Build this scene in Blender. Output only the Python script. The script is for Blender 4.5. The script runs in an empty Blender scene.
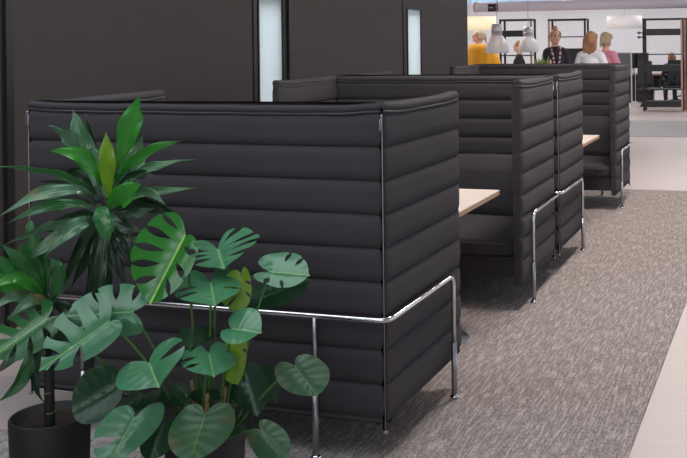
import bpy, bmesh, math, random
from mathutils import Vector, Matrix, noise
random.seed(7)
PI = math.pi
sc = bpy.context.scene
C = sc.collection

# ------------------------------------------------------------------ camera
F_PX, CX, CY = 970.67, 496.33, 42.5
YAW, PITCH, ROLL = 0.2775, 0.0007, -0.0113
CAM = Vector((1.4174, -3.3966, 1.5843))
def cam_axes():
    cy, sy = math.cos(YAW), math.sin(YAW)
    F = Vector((-sy, cy, 0)); R = Vector((cy, sy, 0)); U = Vector((0, 0, 1))
    F2 = F*math.cos(PITCH) + U*math.sin(PITCH); U2 = U*math.cos(PITCH) - F*math.sin(PITCH)
    R3 = R*math.cos(ROLL) + U2*math.sin(ROLL); U3 = U2*math.cos(ROLL) - R*math.sin(ROLL)
    return F2, R3, U3
FW, RT, UP = cam_axes()
def at(px, py, D):
    """world point seen at pixel (px, py) at depth D metres"""
    return CAM + D*(FW + RT*((px-CX)/F_PX) - UP*((py-CY)/F_PX))
def on_floor(px, py, z=0.0):
    d = FW + RT*((px-CX)/F_PX) - UP*((py-CY)/F_PX)
    return CAM + d*((z-CAM.z)/d.z)
cd = bpy.data.cameras.new('camera'); cam = bpy.data.objects.new('camera', cd); C.objects.link(cam)
M = Matrix((RT, UP, -FW)).transposed().to_4x4(); M.translation = CAM
cam.matrix_world = M
cd.sensor_width = 36; cd.lens = F_PX/687*36
cd.shift_x = -(CX-343.5)/687; cd.shift_y = -(229-CY)/687
cd.clip_end = 200
sc.camera = cam

# ------------------------------------------------------------------ materials
def srgb(r, g, b):
    f = lambda c: (c/255/12.92) if c/255 <= .04045 else ((c/255+.055)/1.055)**2.4
    return (f(r), f(g), f(b), 1)
def mat(name, col, rough=.6, metal=0, noise_amt=0, noise_scale=30, bump=0, bump_scale=200, **kw):
    m = bpy.data.materials.new(name); m.use_nodes = True
    nt = m.node_tree; b = nt.nodes['Principled BSDF']
    b.inputs['Base Color'].default_value = col; b.inputs['Roughness'].default_value = rough
    b.inputs['Metallic'].default_value = metal
    for k, v in kw.items(): b.inputs[k.replace('_', ' ')].default_value = v
    if noise_amt or bump:
        tc = nt.nodes.new('ShaderNodeTexCoord')
    if noise_amt:
        n = nt.nodes.new('ShaderNodeTexNoise'); n.inputs['Scale'].default_value = noise_scale; n.inputs['Detail'].default_value = 4
        nt.links.new(tc.outputs['Object'], n.inputs['Vector'])
        mx = nt.nodes.new('ShaderNodeMix'); mx.data_type = 'RGBA'
        mx.inputs[6].default_value = tuple(c*(1-noise_amt) for c in col[:3])+(1,)
        mx.inputs[7].default_value = tuple(min(1, c*(1+noise_amt)) for c in col[:3])+(1,)
        nt.links.new(n.outputs['Fac'], mx.inputs[0]); nt.links.new(mx.outputs[2], b.inputs['Base Color'])
    if bump:
        n2 = nt.nodes.new('ShaderNodeTexNoise'); n2.inputs['Scale'].default_value = bump_scale; n2.inputs['Detail'].default_value = 3
        nt.links.new(tc.outputs['Object'], n2.inputs['Vector'])
        bp = nt.nodes.new('ShaderNodeBump'); bp.inputs['Strength'].default_value = bump; bp.inputs['Distance'].default_value = .004
        nt.links.new(n2.outputs['Fac'], bp.inputs['Height']); nt.links.new(bp.outputs['Normal'], b.inputs['Normal'])
    return m
def emit(name, col, s):
    m = bpy.data.materials.new(name); m.use_nodes = True
    b = m.node_tree.nodes['Principled BSDF']; b.inputs['Base Color'].default_value = col
    b.inputs['Emission Color'].default_value = col; b.inputs['Emission Strength'].default_value = s
    return m

M_FAB = mat('sofa_wool', (.057, .0515, .058, 1), .85, noise_amt=.25, noise_scale=350, bump=.35, bump_scale=500, Sheen_Weight=.05, Sheen_Roughness=.5, Specular_IOR_Level=.2)
M_PIPE = mat('sofa_piping', (.055, .052, .058, 1), .75, bump=.2, bump_scale=600, Sheen_Weight=.2)
M_TAPE = mat('zip_tape', (.008, .0075, .008, 1), 1, Specular_IOR_Level=0)
M_ZIP = mat('zip_teeth', (.30, .25, .21, 1), .6)
M_CHROME = mat('chrome', (.78, .78, .80, 1), .12, 1)
M_SLEEVE = mat('brushed_steel', (.42, .42, .44, 1), .35, 1)
M_BLACK = mat('black_powder_coat', (.012, .012, .014, 1), .5)
M_POT = mat('pot_matt_black', (.012, .0115, .012, 1), .6, bump=.15, bump_scale=300)
M_SOIL = mat('soil', (.022, .012, .008, 1), .95, noise_amt=.7, noise_scale=90, bump=1, bump_scale=90)
M_TABLE = mat('table_laminate', srgb(246, 232, 222), .4)
M_PLY = mat('table_edge_oak', srgb(190, 150, 115), .5, noise_amt=.15, noise_scale=40)
M_WALL = mat('dark_wall_paint', (.062, .055, .055, 1), .6, noise_amt=.04, noise_scale=5, Specular_IOR_Level=.2)
M_FRAME = mat('dark_frame', (.014, .012, .0115, 1), .45)
M_WHITE = mat('white_paint', (.80, .80, .82, 1), .6)
M_CEIL = mat('ceiling_paint', (.70, .69, .68, 1), .8)

def leaf_mat(name, base, rib, rough=.3, patch=None, lateral=9, trans=.12, coat=0):
    m = bpy.data.materials.new(name); m.use_nodes = True
    nt = m.node_tree; N = nt.nodes; L = nt.links; b = N['Principled BSDF']; out = N['Material Output']
    uv = N.new('ShaderNodeUVMap'); sep = N.new('ShaderNodeSeparateXYZ'); L.new(uv.outputs[0], sep.inputs[0])
    ab = N.new('ShaderNodeMath'); ab.operation = 'ABSOLUTE'; L.new(sep.outputs['X'], ab.inputs[0])
    ramp = N.new('ShaderNodeValToRGB'); ramp.color_ramp.elements[0].position = .014; ramp.color_ramp.elements[1].position = .042
    ramp.color_ramp.elements[0].color = (1, 1, 1, 1); ramp.color_ramp.elements[1].color = (0, 0, 0, 1)
    L.new(ab.outputs[0], ramp.inputs[0])
    tc = N.new('ShaderNodeTexCoord'); nz = N.new('ShaderNodeTexNoise'); nz.inputs['Scale'].default_value = 16; nz.inputs['Detail'].default_value = 3
    L.new(tc.outputs['Object'], nz.inputs['Vector'])
    mx0 = N.new('ShaderNodeMix'); mx0.data_type = 'RGBA'
    mx0.inputs[6].default_value = tuple(c*.72 for c in base[:3])+(1,); mx0.inputs[7].default_value = tuple(c*1.3 for c in base[:3])+(1,)
    L.new(nz.outputs['Fac'], mx0.inputs[0]); src = mx0.outputs[2]
    if patch:
        r2 = N.new('ShaderNodeValToRGB'); r2.color_ramp.elements[0].position = .58; r2.color_ramp.elements[1].position = .75
        nz2 = N.new('ShaderNodeTexNoise'); nz2.inputs['Scale'].default_value = 7; L.new(tc.outputs['Object'], nz2.inputs['Vector'])
        L.new(nz2.outputs['Fac'], r2.inputs[0])
        mp = N.new('ShaderNodeMix'); mp.data_type = 'RGBA'; mp.inputs[7].default_value = patch
        L.new(r2.outputs[0], mp.inputs[0]); L.new(src, mp.inputs[6]); src = mp.outputs[2]
    mx = N.new('ShaderNodeMix'); mx.data_type = 'RGBA'; mx.inputs[7].default_value = rib
    L.new(ramp.outputs[0], mx.inputs[0]); L.new(src, mx.inputs[6]); L.new(mx.outputs[2], b.inputs['Base Color'])
    b.inputs['Roughness'].default_value = rough; b.inputs['Specular IOR Level'].default_value = .65
    b.inputs['Coat Weight'].default_value = coat; b.inputs['Coat Roughness'].default_value = .2
    # raised lateral veins
    mul = N.new('ShaderNodeMath'); mul.operation = 'MULTIPLY'; mul.inputs[1].default_value = lateral*2*PI; L.new(sep.outputs['Y'], mul.inputs[0])
    sn = N.new('ShaderNodeMath'); sn.operation = 'SINE'; L.new(mul.outputs[0], sn.inputs[0])
    bp = N.new('ShaderNodeBump'); bp.inputs['Strength'].default_value = .07; bp.inputs['Distance'].default_value = .004
    L.new(sn.outputs[0], bp.inputs['Height']); L.new(bp.outputs[0], b.inputs['Normal'])
    tr = N.new('ShaderNodeBsdfTranslucent'); L.new(mx.outputs[2], tr.inputs['Color'])
    ms = N.new('ShaderNodeMixShader'); ms.inputs[0].default_value = trans
    L.new(b.outputs[0], ms.inputs[1]); L.new(tr.outputs[0], ms.inputs[2]); L.new(ms.outputs[0], out.inputs[0])
    return m
M_MON = leaf_mat('monstera_leaf', (.062, .22, .105, 1), (.22, .44, .17, 1), .22)
M_MONB = leaf_mat('monstera_leaf_bright', (.035, .21, .03, 1), (.4, .7, .1, 1), .2)
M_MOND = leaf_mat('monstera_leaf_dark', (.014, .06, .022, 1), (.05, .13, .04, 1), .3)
M_MONG = leaf_mat('monstera_leaf_deep', (.026, .14, .036, 1), (.2, .42, .1, 1), .22)
M_MONY = leaf_mat('monstera_leaf_young', (.22, .42, .012, 1), (.3, .45, .06, 1), .35, trans=.3)
M_MONP = leaf_mat('monstera_leaf_patched', (.022, .095, .030, 1), (.10, .22, .05, 1), .32, patch=(.09, .085, .03, 1))
M_DRA = leaf_mat('dracaena_leaf', (.03, .16, .04, 1), (.05, .16, .04, 1), .28, lateral=0)
M_DRAB = leaf_mat('dracaena_leaf_bright', (.04, .27, .03, 1), (.08, .28, .03, 1), .26, lateral=0)
M_DRAY = leaf_mat('dracaena_leaf_young', (.19, .38, .015, 1), (.2, .36, .03, 1), .3, lateral=0, trans=.25)
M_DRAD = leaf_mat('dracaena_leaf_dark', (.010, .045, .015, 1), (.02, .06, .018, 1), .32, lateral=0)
M_DRAP = leaf_mat('dracaena_leaf_faded_sheen', (.09, .21, .11, 1), (.12, .22, .10, 1), .22, patch=(.32, .24, .09, 1), lateral=0)  # pale base paints in glossy highlights; tan patches are leaf colour
M_PET = mat('petiole', (.055, .15, .03, 1), .4)
M_CANE = mat('cane', (.012, .018, .008, 1), .6, noise_amt=.4, noise_scale=60)
M_SCAR = mat('cane_scar', (.28, .2, .09, 1), .7)

# ------------------------------------------------------------------ mesh helpers
class MB:
    def __init__(s): s.v = []; s.f = []; s.uv = {}
    def add(s, vs, fs):
        o = len(s.v); s.v += [tuple(v) for v in vs]; s.f += [tuple(i+o for i in f) for f in fs]; return o
    def box(s, x0, x1, y0, y1, z0, z1):
        s.add([(x0,y0,z0),(x1,y0,z0),(x1,y1,z0),(x0,y1,z0),(x0,y0,z1),(x1,y0,z1),(x1,y1,z1),(x0,y1,z1)],
              [(0,3,2,1),(4,5,6,7),(0,1,5,4),(1,2,6,5),(2,3,7,6),(3,0,4,7)]); return s
    def tube(s, pts, r, n=12, cap=True):
        pts = [Vector(p) for p in pts]
        rr = r if isinstance(r, (list, tuple)) else [r]*len(pts)
        t = (pts[1]-pts[0]).normalized()
        a = t.orthogonal().normalized(); vs = []; fs = []
        for i, p in enumerate(pts):
            t2 = (pts[min(i+1, len(pts)-1)]-pts[max(i-1, 0)])
            if t2.length > 1e-9: t2.normalize()
            else: t2 = t
            a = (a-t2*a.dot(t2)).normalized(); b = t2.cross(a); t = t2
            for k in range(n):
                w = 2*PI*k/n; vs.append(p+(a*math.cos(w)+b*math.sin(w))*rr[i])
        for i in range(len(pts)-1):
            for k in range(n):
                fs.append((i*n+k, i*n+(k+1) % n, (i+1)*n+(k+1) % n, (i+1)*n+k))
        if cap:
            fs.append(tuple(range(n-1, -1, -1))); fs.append(tuple((len(pts)-1)*n+k for k in range(n)))
        s.add(vs, fs); return s
    def lathe(s, prof, c=(0, 0, 0), n=32, close=False):
        vs = []; fs = []; m = len(prof)
        for r, z in prof:
            for k in range(n):
                w = 2*PI*k/n; vs.append((c[0]+r*math.cos(w), c[1]+r*math.sin(w), c[2]+z))
        for i in range(m-1 if not close else m):
            j = (i+1) % m
            for k in range(n): fs.append((i*n+k, i*n+(k+1) % n, j*n+(k+1) % n, j*n+k))
        if not close:
            if prof[0][0] > 1e-6: fs.append(tuple(range(n-1, -1, -1)))
            if prof[-1][0] > 1e-6: fs.append(tuple((m-1)*n+k for k in range(n)))
        s.add(vs, fs); return s
    def ell(s, c, r, rot=None, n=14, m=10):
        c = Vector(c); r = (r, r, r) if not isinstance(r, (tuple, list)) else r
        vs = []; fs = []
        vs.append(Vector((0, 0, r[2])))
        for i in range(1, m):
            th = PI*i/m
            for k in range(n):
                w = 2*PI*k/n; vs.append(Vector((r[0]*math.sin(th)*math.cos(w), r[1]*math.sin(th)*math.sin(w), r[2]*math.cos(th))))
        vs.append(Vector((0, 0, -r[2])))
        for k in range(n): fs.append((0, 1+k, 1+(k+1) % n))
        for i in range(m-2):
            for k in range(n): fs.append((1+i*n+k, 1+(i+1)*n+k, 1+(i+1)*n+(k+1) % n, 1+i*n+(k+1) % n))
        e = len(vs)-1; b = 1+(m-2)*n
        for k in range(n): fs.append((e, b+(k+1) % n, b+k))
        if rot is not None: vs = [rot @ v for v in vs]
        s.add([c+v for v in vs], fs); return s
    def cap(s, p0, r0, p1, r1, n=12):
        """tapered capsule"""
        s.tube([p0, p1], [r0, r1], n); s.ell(p0, r0, n=n, m=8); s.ell(p1, r1, n=n, m=8); return s
    def build(s, name, m, parent=None, smooth=True, bevel=0, bseg=2):
        me = bpy.data.meshes.new(name); me.from_pydata(s.v, [], s.f); me.update()
        if smooth: me.polygons.foreach_set('use_smooth', [True]*len(me.polygons))
        for mm in (m if isinstance(m, list) else [m]): me.materials.append(mm)
        o = bpy.data.objects.new(name, me); C.objects.link(o)
        if parent: o.parent = parent
        if bevel:
            bm = bmesh.new(); bm.from_mesh(me)
            es = [e for e in bm.edges if len(e.link_faces) == 2 and e.calc_face_angle(0) > .6]
            bmesh.ops.bevel(bm, geom=es, offset=bevel, segments=bseg, profile=.6, affect='EDGES', clamp_overlap=True)
            bm.to_mesh(me); bm.free()
            me.polygons.foreach_set('use_smooth', [False]*len(me.polygons))
        return o
def tag(o, label=None, cat=None, group=None, kind=None):
    for k, v in (('label', label), ('category', cat), ('group', group), ('kind', kind)):
        if v: o[k] = v
    return o
def empty(name, loc=(0, 0, 0), rz=0, label=None, cat=None, group=None):
    o = bpy.data.objects.new(name, None); C.objects.link(o); o.location = loc; o.rotation_euler = (0, 0, rz); o.empty_display_size = .1
    return tag(o, label, cat, group)
def kids(o): return [c for c in o.children]
def copy_tree(o, parent=None):
    c = o.copy(); C.objects.link(c); c.parent = parent
    for ch in kids(o): copy_tree(ch, c)
    return c
def struct(o): o['kind'] = 'structure'; return o
def fillet(pts, r, n=6):
    pts = [Vector(p) for p in pts]; out = [pts[0]]
    for i in range(1, len(pts)-1):
        a, b, c = pts[i-1], pts[i], pts[i+1]
        u = (a-b).normalized(); v = (c-b).normalized(); rr = min(r, (a-b).length*.49, (c-b).length*.49)
        for k in range(n+1):
            t = k/n; out.append((b+u*rr)*(1-t)**2+b*2*t*(1-t)+(b+v*rr)*t*t)
    out.append(pts[-1]); return out
def qbez(a, b, c, n):
    return [a*(1-t)**2+b*(2*t*(1-t))+c*t*t for t in [i/n for i in range(n+1)]]

# ------------------------------------------------------------------ sofas
W, DEP, HT, HR = 1.63, .885, 1.348, .545
LEGY = .712
SEAMS = [1.190-.128*k for k in range(9)]          # .. .171
def rounded_loop(poly, rad, step=.05):
    n = len(poly); pts = []
    P = [Vector((p[0], p[1], 0)) for p in poly]
    arcs = []
    for i in range(n):
        a, b, c = P[i-1], P[i], P[(i+1) % n]
        u = (a-b).normalized(); v = (c-b).normalized()
        ang = u.angle(v); t = rad/math.tan(ang/2); t = min(t, .022)
        arcs.append(qbez(b+u*t, b, b+v*t, 5))
    for i in range(n):
        pts += arcs[i]
        e0, e1 = arcs[i][-1], arcs[(i+1) % n][0]
        m = max(1, int((e1-e0).length/step))
        for k in range(1, m): pts.append(e0.lerp(e1, k/m))
    N = []
    for i in range(len(pts)):
        t = pts[(i+1) % len(pts)]-pts[i-1]; N.append(Vector((t.y, -t.x, 0)).normalized())
    return pts, N
def quilted(name, poly, ends, parent, seed, flat_y=0):
    """padded panel: horizontal channels stitched into a thick pad, rolled top edge"""
    pts, N = rounded_loop(poly, .02)
    lv = []
    top_seam = HT-.034
    rows = [(top_seam, SEAMS[0])]+[(SEAMS[i], SEAMS[i+1]) for i in range(8)]
    # bottom roll
    lv += [(.142, -.020), (.145, -.008), (.155, .002), (SEAMS[8]-.004, .000), (SEAMS[8], -.006)]
    for za, zb in reversed(rows):
        for k in range(1, 14):
            t = (0, .02, .05, .10, .18, .28, .40, .5, .60, .72, .82, .90, .95, .98)[k]; lv.append((zb+(za-zb)*t, -.008+.015*(1-abs(2*t-1)**4.5)))
        lv.append((za, -.011))
    for w in (-60, -30, 0, 30, 60, 80):
        w = math.radians(w); lv.append((top_seam+.017+.017*math.sin(w), -.010+.017*math.cos(w)))
    lv.append((HT+.001, -.012)); lv.append((HT+.001, -.018))
    vs = []; n = len(pts)
    for z, b in lv:
        for i in range(n):
            p = pts[i]
            zz = z
            wob = .0035*noise.noise(Vector((p.x*5+seed, p.y*5, z*7)))
            if z > top_seam-.09:
                lift = sum(math.exp(-((p-Vector(e)).length)/.07) for e in ends)
                zz += .014*lift*min(1, (z-top_seam+.09)/.09)
                zz += .004*noise.noise(Vector((p.x*6, p.y*6, seed)))
            bb = b if not flat_y else (b+.004)*(1-.8*max(0, N[i].y))-.004*(1-max(0, N[i].y))
            q = p+N[i]*(bb+wob); vs.append((q.x, q.y, zz))
    fs = []
    for j in range(len(lv)-1):
        for i in range(n): fs.append((j*n+i, j*n+(i+1) % n, (j+1)*n+(i+1) % n, (j+1)*n+i))
    fs.append(tuple(range(n-1, -1, -1))); fs.append(tuple((len(lv)-1)*n+i for i in range(n)))
    mb = MB(); mb.add(vs, fs)
    o = mb.build(name, M_FAB, parent)
    # piping under the rolled top edge
    pp = []
    for i in list(range(n))+[0]:
        p = pts[i]; lift = sum(math.exp(-((p-Vector(e)).length)/.07) for e in ends)
        q = p+N[i]*.001; pp.append((q.x, q.y, top_seam+.014*lift+.004*noise.noise(Vector((p.x*6, p.y*6, seed)))))
    MB().tube(pp, .0052, 6, cap=False).build('piping', M_PIPE, o)
    return o, pts, N
def cushion(x0, x1, y0, y1, z0, z1, name, parent, puff=.02, rad=.05, tilt=0):
    cx, cy, cz = (x0+x1)/2, (y0+y1)/2, (z0+z1)/2; hx, hy, hz = (x1-x0)/2, (y1-y0)/2, (z1-z0)/2
    bm = bmesh.new(); bmesh.ops.create_cube(bm, size=2)
    bmesh.ops.subdivide_edges(bm, edges=bm.edges, cuts=9, use_grid_fill=True)
    for v in bm.verts:
        p = v.co
        d = Vector((hx*p.x, hy*p.y, hz*p.z))
        i = Vector((max(-hx+rad, min(hx-rad, d.x)), max(-hy+rad, min(hy-rad, d.y)), max(-hz+rad, min(hz-rad, d.z))))
        e = d-i
        if e.length > 1e-6: d = i+e.normalized()*rad*min(1, max(abs(e.x), abs(e.y), abs(e.z))/rad)
        k = (1-p.x**4)*(1-p.y**4)*(1-p.z**4)
        fx, fy, fz = (1-p.x**2), (1-p.y**2), (1-p.z**2)
        if abs(p.z) > .99: d.z += math.copysign(puff*fx**.5*fy**.5 if fx > 0 and fy > 0 else 0, p.z)
        if abs(p.y) > .99: d.y += math.copysign(puff*.7*(max(fx, 0)*max(fz, 0))**.5, p.y)
        d += Vector((0, 1, .6))*.006*noise.noise(d*6+Vector((x0*3, z0*5, 2)))
        d.y += tilt*d.z
        v.co = d+Vector((cx, cy, cz))
    me = bpy.data.meshes.new(name); bm.to_mesh(me); bm.free()
    me.polygons.foreach_set('use_smooth', [True]*len(me.polygons)); me.materials.append(M_FAB)
    o = bpy.data.objects.new(name, me); C.objects.link(o); o.parent = parent
    return o
def make_sofa():
    """open side faces +y; outer back plane y=0; right outer plane x=0"""
    t = empty('high_back_sofa')
    quilted('back_panel', [(-W+.003, 0), (-.003, 0), (-.054, .052), (-W+.054, .052)], [(-W+.03, .02, 0), (-.03, .02, 0)], t, 1.3)
    side = [(0, .006), (0, DEP), (-.052, DEP), (-.052, .060)]
    for s in (0, 1):
        poly = side if s == 0 else [(-W-x, y) for x, y in reversed(side)]
        e = [(-.026, DEP-.02, 0), (-.02, .03, 0)]
        if s: e = [(-W-x, y, z) for x, y, z in e]
        o, pts, N = quilted('side_panel', poly, e, t, 4.1+3*s, 1)
        for xx in (0, -.052):          # vertical piping down the front edges
            X = xx if not s else -W-xx
            sg = 1 if X > (-.026 if not s else -W+.026) else -1
            zz = [.15+(HT-.03-.15)*k/60 for k in range(61)]
            path = []
            for z in zz:
                r = -.004
                for za, zb in [(HT-.034, SEAMS[0])]+[(SEAMS[i], SEAMS[i+1]) for i in range(8)]:
                    if zb <= z <= za: u = (z-zb)/(za-zb); r = -.008+.015*(1-abs(2*u-1)**4.5)
                path.append((X-sg*.006+sg*r*.5, DEP-.005+r*.2, z))
            MB().tube(path, .0042, 6).build('piping', M_PIPE, o)
    for s in (0, 1):
        fx = (lambda x: x) if s == 0 else (lambda x: -W-x)
        z = empty_mesh = None
        tp = MB().tube([(fx(-.009), .009, .125), (fx(-.009), .009, 1.335)], .007, 8).build('zipper', M_TAPE, t)
        tp['label'] = 'full height zip at the back corner'
        MB().tube([(fx(-.003), .003, .118), (fx(-.003), .003, 1.315)], .002, 8).build('zip_teeth', M_ZIP, tp)
        MB().box(min(fx(-.008), fx(.006)), max(fx(-.008), fx(.006)), -.006, .008, .112, .122).build('zip_stop', M_ZIP, tp)
        ring = [(-.010, 0, 0), (.002, 0, 0), (.002, 0, -.045), (-.010, 0, -.045), (-.010, 0, 0)]
        mb = MB().tube([(fx(-.001+x*.7), -.008-x*.4, 1.298+zz) for x, y, zz in ring], .002, 6)
        mb.ell((fx(-.003), -.004, 1.306), (.005, .005, .009), n=8, m=6)
        mb.build('zip_pull', M_SLEEVE, tp)
    # frame
    o = .026
    rail = fillet([(o, LEGY, .23), (o, LEGY, HR), (o, -o, HR), (-W-o, -o, HR), (-W-o, LEGY, HR), (-W-o, LEGY, .23)], .055)
    MB().tube(rail, .0105, 12).build('frame_rail', M_CHROME, t)['label'] = 'bent chrome tube rail'
    for x, y, ztop in ((o, LEGY, .24), (-W-o, LEGY, .24), (-.278, -o, HR), (-W+.29, -o, HR)):
        mb = MB()
        if ztop > .3: mb.tube([(x, y, .2), (x, y, HR)], .0095, 10)
        leg = mb.tube([(x, y, .012), (x, y, .245)], .0128, 12).build('leg', M_SLEEVE, t)
        MB().lathe([(.0, 0), (.021, 0), (.022, .008), (.014, .016), (0, .016)], (x, y, 0), 16).build('glide', M_CHROME, leg)
    MB().box(-W+.058, -.058, .058, DEP-.03, .18, .305).build('seat_base', M_FAB, t, bevel=.012)
    sc_ = cushion(-W+.058, -.058, .08, DEP-.005, .30, .425, 'seat_cushion', t, .018, .04)
    MB().tube([(-W+.09, DEP-.003, .385), (-W/2, DEP+.005, .385), (-.09, DEP-.003, .385)], .005, 6).build('piping', M_PIPE, sc_)
    for s in (0, 1):
        xa = -W+.06 if s else -W/2+.002; xb = -W/2-.002 if s else -.06
        cushion(xa, xb, .08, .235, .425, .80, 'back_cushion', t, .03, .05, -.10)
    return t
Y2B, Y3B, Y4B = 3.04, 3.145, 6.50
sofa = make_sofa()
G = 'high back sofas in a row'
tag(sofa, 'nearest dark quilted high back sofa, seen from behind beside the plants', 'sofa', G)
sofa.rotation_euler = (0, 0, math.radians(-.7)); sofa.location = (0, 0, .006)
for y, flip, dx, lab in ((Y2B, True, -.02, 'dark quilted sofa facing the nearest sofa across the nearer table'),
                     (Y3B, False, -.01, 'dark quilted sofa seen from behind, back to back with the second sofa from the front'),
                     (Y4B, True, 0, 'farthest dark quilted high back sofa, in front of the standing people')):
    c = copy_tree(sofa); c['label'] = lab
    c.location = ((-W if flip else 0)+dx, y, .006); c.rotation_euler = (0, 0, PI if flip else 0)

# ------------------------------------------------------------------ tables between the sofas
def make_table(y0, y1, label):
    t = empty('booth_table', (-.82, (y0+y1)/2, .006), 0, label, 'table', 'tables between the sofas')
    hx, hy = .73, (y1-y0)/2
    top = MB().box(-hx, hx, -hy, hy, .737, .742).build('table_top', M_TABLE, t, smooth=False)
    MB().box(-hx, hx, -hy, hy, .715, .737).build('edge_band', M_PLY, top, smooth=False)
    for s in (-1, 1):
        l = MB().lathe([(.0, .0), (.21, 0), (.21, .008), (.03, .016), (.03, .715), (0, .715)], (s*.45, 0, 0), 24).build('pedestal', M_SLEEVE, t)
    return t
make_table(1.09, 1.925, 'pale wood table between the nearest sofa and the sofa facing it')
make_table(4.41, 5.245, 'pale wood table in front of the farthest sofa')

# ------------------------------------------------------------------ leaves
def bez2(P, t):
    n = len(P)
    # catmull-rom through the outline points
    f = t*(n-1); i = min(int(f), n-2); u = f-i
    p0 = P[max(i-1, 0)]; p1 = P[i]; p2 = P[i+1]; p3 = P[min(i+2, n-1)]
    r = []
    for k in (0, 1):
        a, b, c, d = p0[k], p1[k], p2[k], p3[k]
        r.append(.5*((2*b)+(-a+c)*u+(2*a-5*b+4*c-d)*u*u+(-a+3*b-3*c+d)*u**3))
    return r
HEART = [(0.0, -.01), (.14, -.16), (.40, -.26), (.72, -.20), (.93, .02), (1.0, .28), (.90, .52), (.66, .74), (.34, .90), (.10, .975), (0, 1.03)]
def monstera_leaf(parent, J, T, A, B, D, dT=0, dA=0, dB=0, sa=(), sb=(), m=None, cup=.0, droop=.0, base=None, name='leaf', wa=0.0248, deep=.34, bend=None, bk=1, op=.94, bkb=None):
    """J joint, T tip, A/B widest points of the two halves, as seen pixels; D depth of the joint, d* depth offsets"""
    j = at(*J, D); t = at(*T, D+dT); a = at(*A, D+dA); b = at(*B, D+dB)
    ax = t-j
    va = a-(j+ax*.28); vb = b-(j+ax*.28)
    nrm = va.cross(vb)
    if nrm.length < 1e-9: nrm = ax.cross(va)
    nrm = (va-vb).cross(ax).normalized()
    if nrm.dot(CAM-j) < 0: nrm = -nrm
    Lw = (va.length+vb.length)/2
    V = []; Fc = []; UV = []
    for side, vec, slits in ((1, va, sa), (-1, vb, sb)):
        cuts = [0.0]+sorted(slits)+[1.0]
        NT = 8
        for li in range(len(cuts)-1):
            c0, c1 = cuts[li], cuts[li+1]
            nu = max(4, int(26*(c1-c0)))
            o = len(V)
            for it in range(NT+1):
                tt = it/NT
                for iu in range(nu+1):
                    u = iu/nu
                    tmax = 1.0
                    def w(first):
                        if first or tt <= deep: return 0
                        q = (tt-deep)/(1-deep); return wa*1.25*math.sin(PI*q*op)**.8
                    s0 = c0+w(li == 0); s1 = c1-w(li == len(cuts)-2)
                    s = s0+(s1-s0)*u
                    if len(cuts) > 2:
                        e = 0
                        if li > 0: e += max(0, 1-u*3.2)**2
                        if li < len(cuts)-2: e += max(0, 1-(1-u)*3.2)**2
                        tmax = 1-.035*e
                    ou, ov = bez2(HEART, s)
                    mv = max(0, (s-.30)/.70)**1.15
                    k = tt*tmax
                    x = ou*k; y = mv*(1-k)+ov*k
                    # slight forward sweep of the ribs
                    p = j+ax*(y if y > 0 else y*(bk if side > 0 or bkb is None else bkb))+vec*x
                    off = -cup*x*x*Lw - droop*max(0, y)**2*Lw + .005*Lw*math.sin(s*46)*k*(1-.4*k) + .03*Lw*noise.noise(Vector((x*2+j.x*9, y*2+side, j.z*7)))
                    off += .05*Lw*(1-math.exp(-x*9))     # keel at the midrib
                    V.append(p+nrm*off); UV.append((side*x, s))
            for it in range(NT):
                for iu in range(nu):
                    q = (o+it*(nu+1)+iu, o+it*(nu+1)+iu+1, o+(it+1)*(nu+1)+iu+1, o+(it+1)*(nu+1)+iu)
                    Fc.append(q if side > 0 else q[::-1])
    me = bpy.data.meshes.new(name); me.from_pydata([tuple(v) for v in V], [], Fc)
    ul = me.uv_layers.new(name='UVMap')
    for lp in me.loops: ul.data[lp.index].uv = UV[lp.vertex_index]
    bm = bmesh.new(); bm.from_mesh(me); bmesh.ops.remove_doubles(bm, verts=bm.verts, dist=.0003)
    bm.to_mesh(me); bm.free()
    me.polygons.foreach_set('use_smooth', [True]*len(me.polygons)); me.materials.append(m or M_MON)
    ob = bpy.data.objects.new(name, me); C.objects.link(ob); ob.parent = parent
    ob.matrix_parent_inverse = parent.matrix_world.inverted()
    if base is not None:
        b0 = Vector(base)
        mid = b0.lerp(j, .55)+Vector((0, 0, .10*(j-b0).length)) if bend is None else at(*bend)
        pts = qbez(b0, mid, j-nrm*.002, 14)
        pe = MB().tube(pts, [.0058-.0024*i/14 for i in range(15)], 8).build('petiole', M_PET, ob)
        pe.matrix_parent_inverse = ob.matrix_world.inverted() @ Matrix.Identity(4)
    return ob
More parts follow.
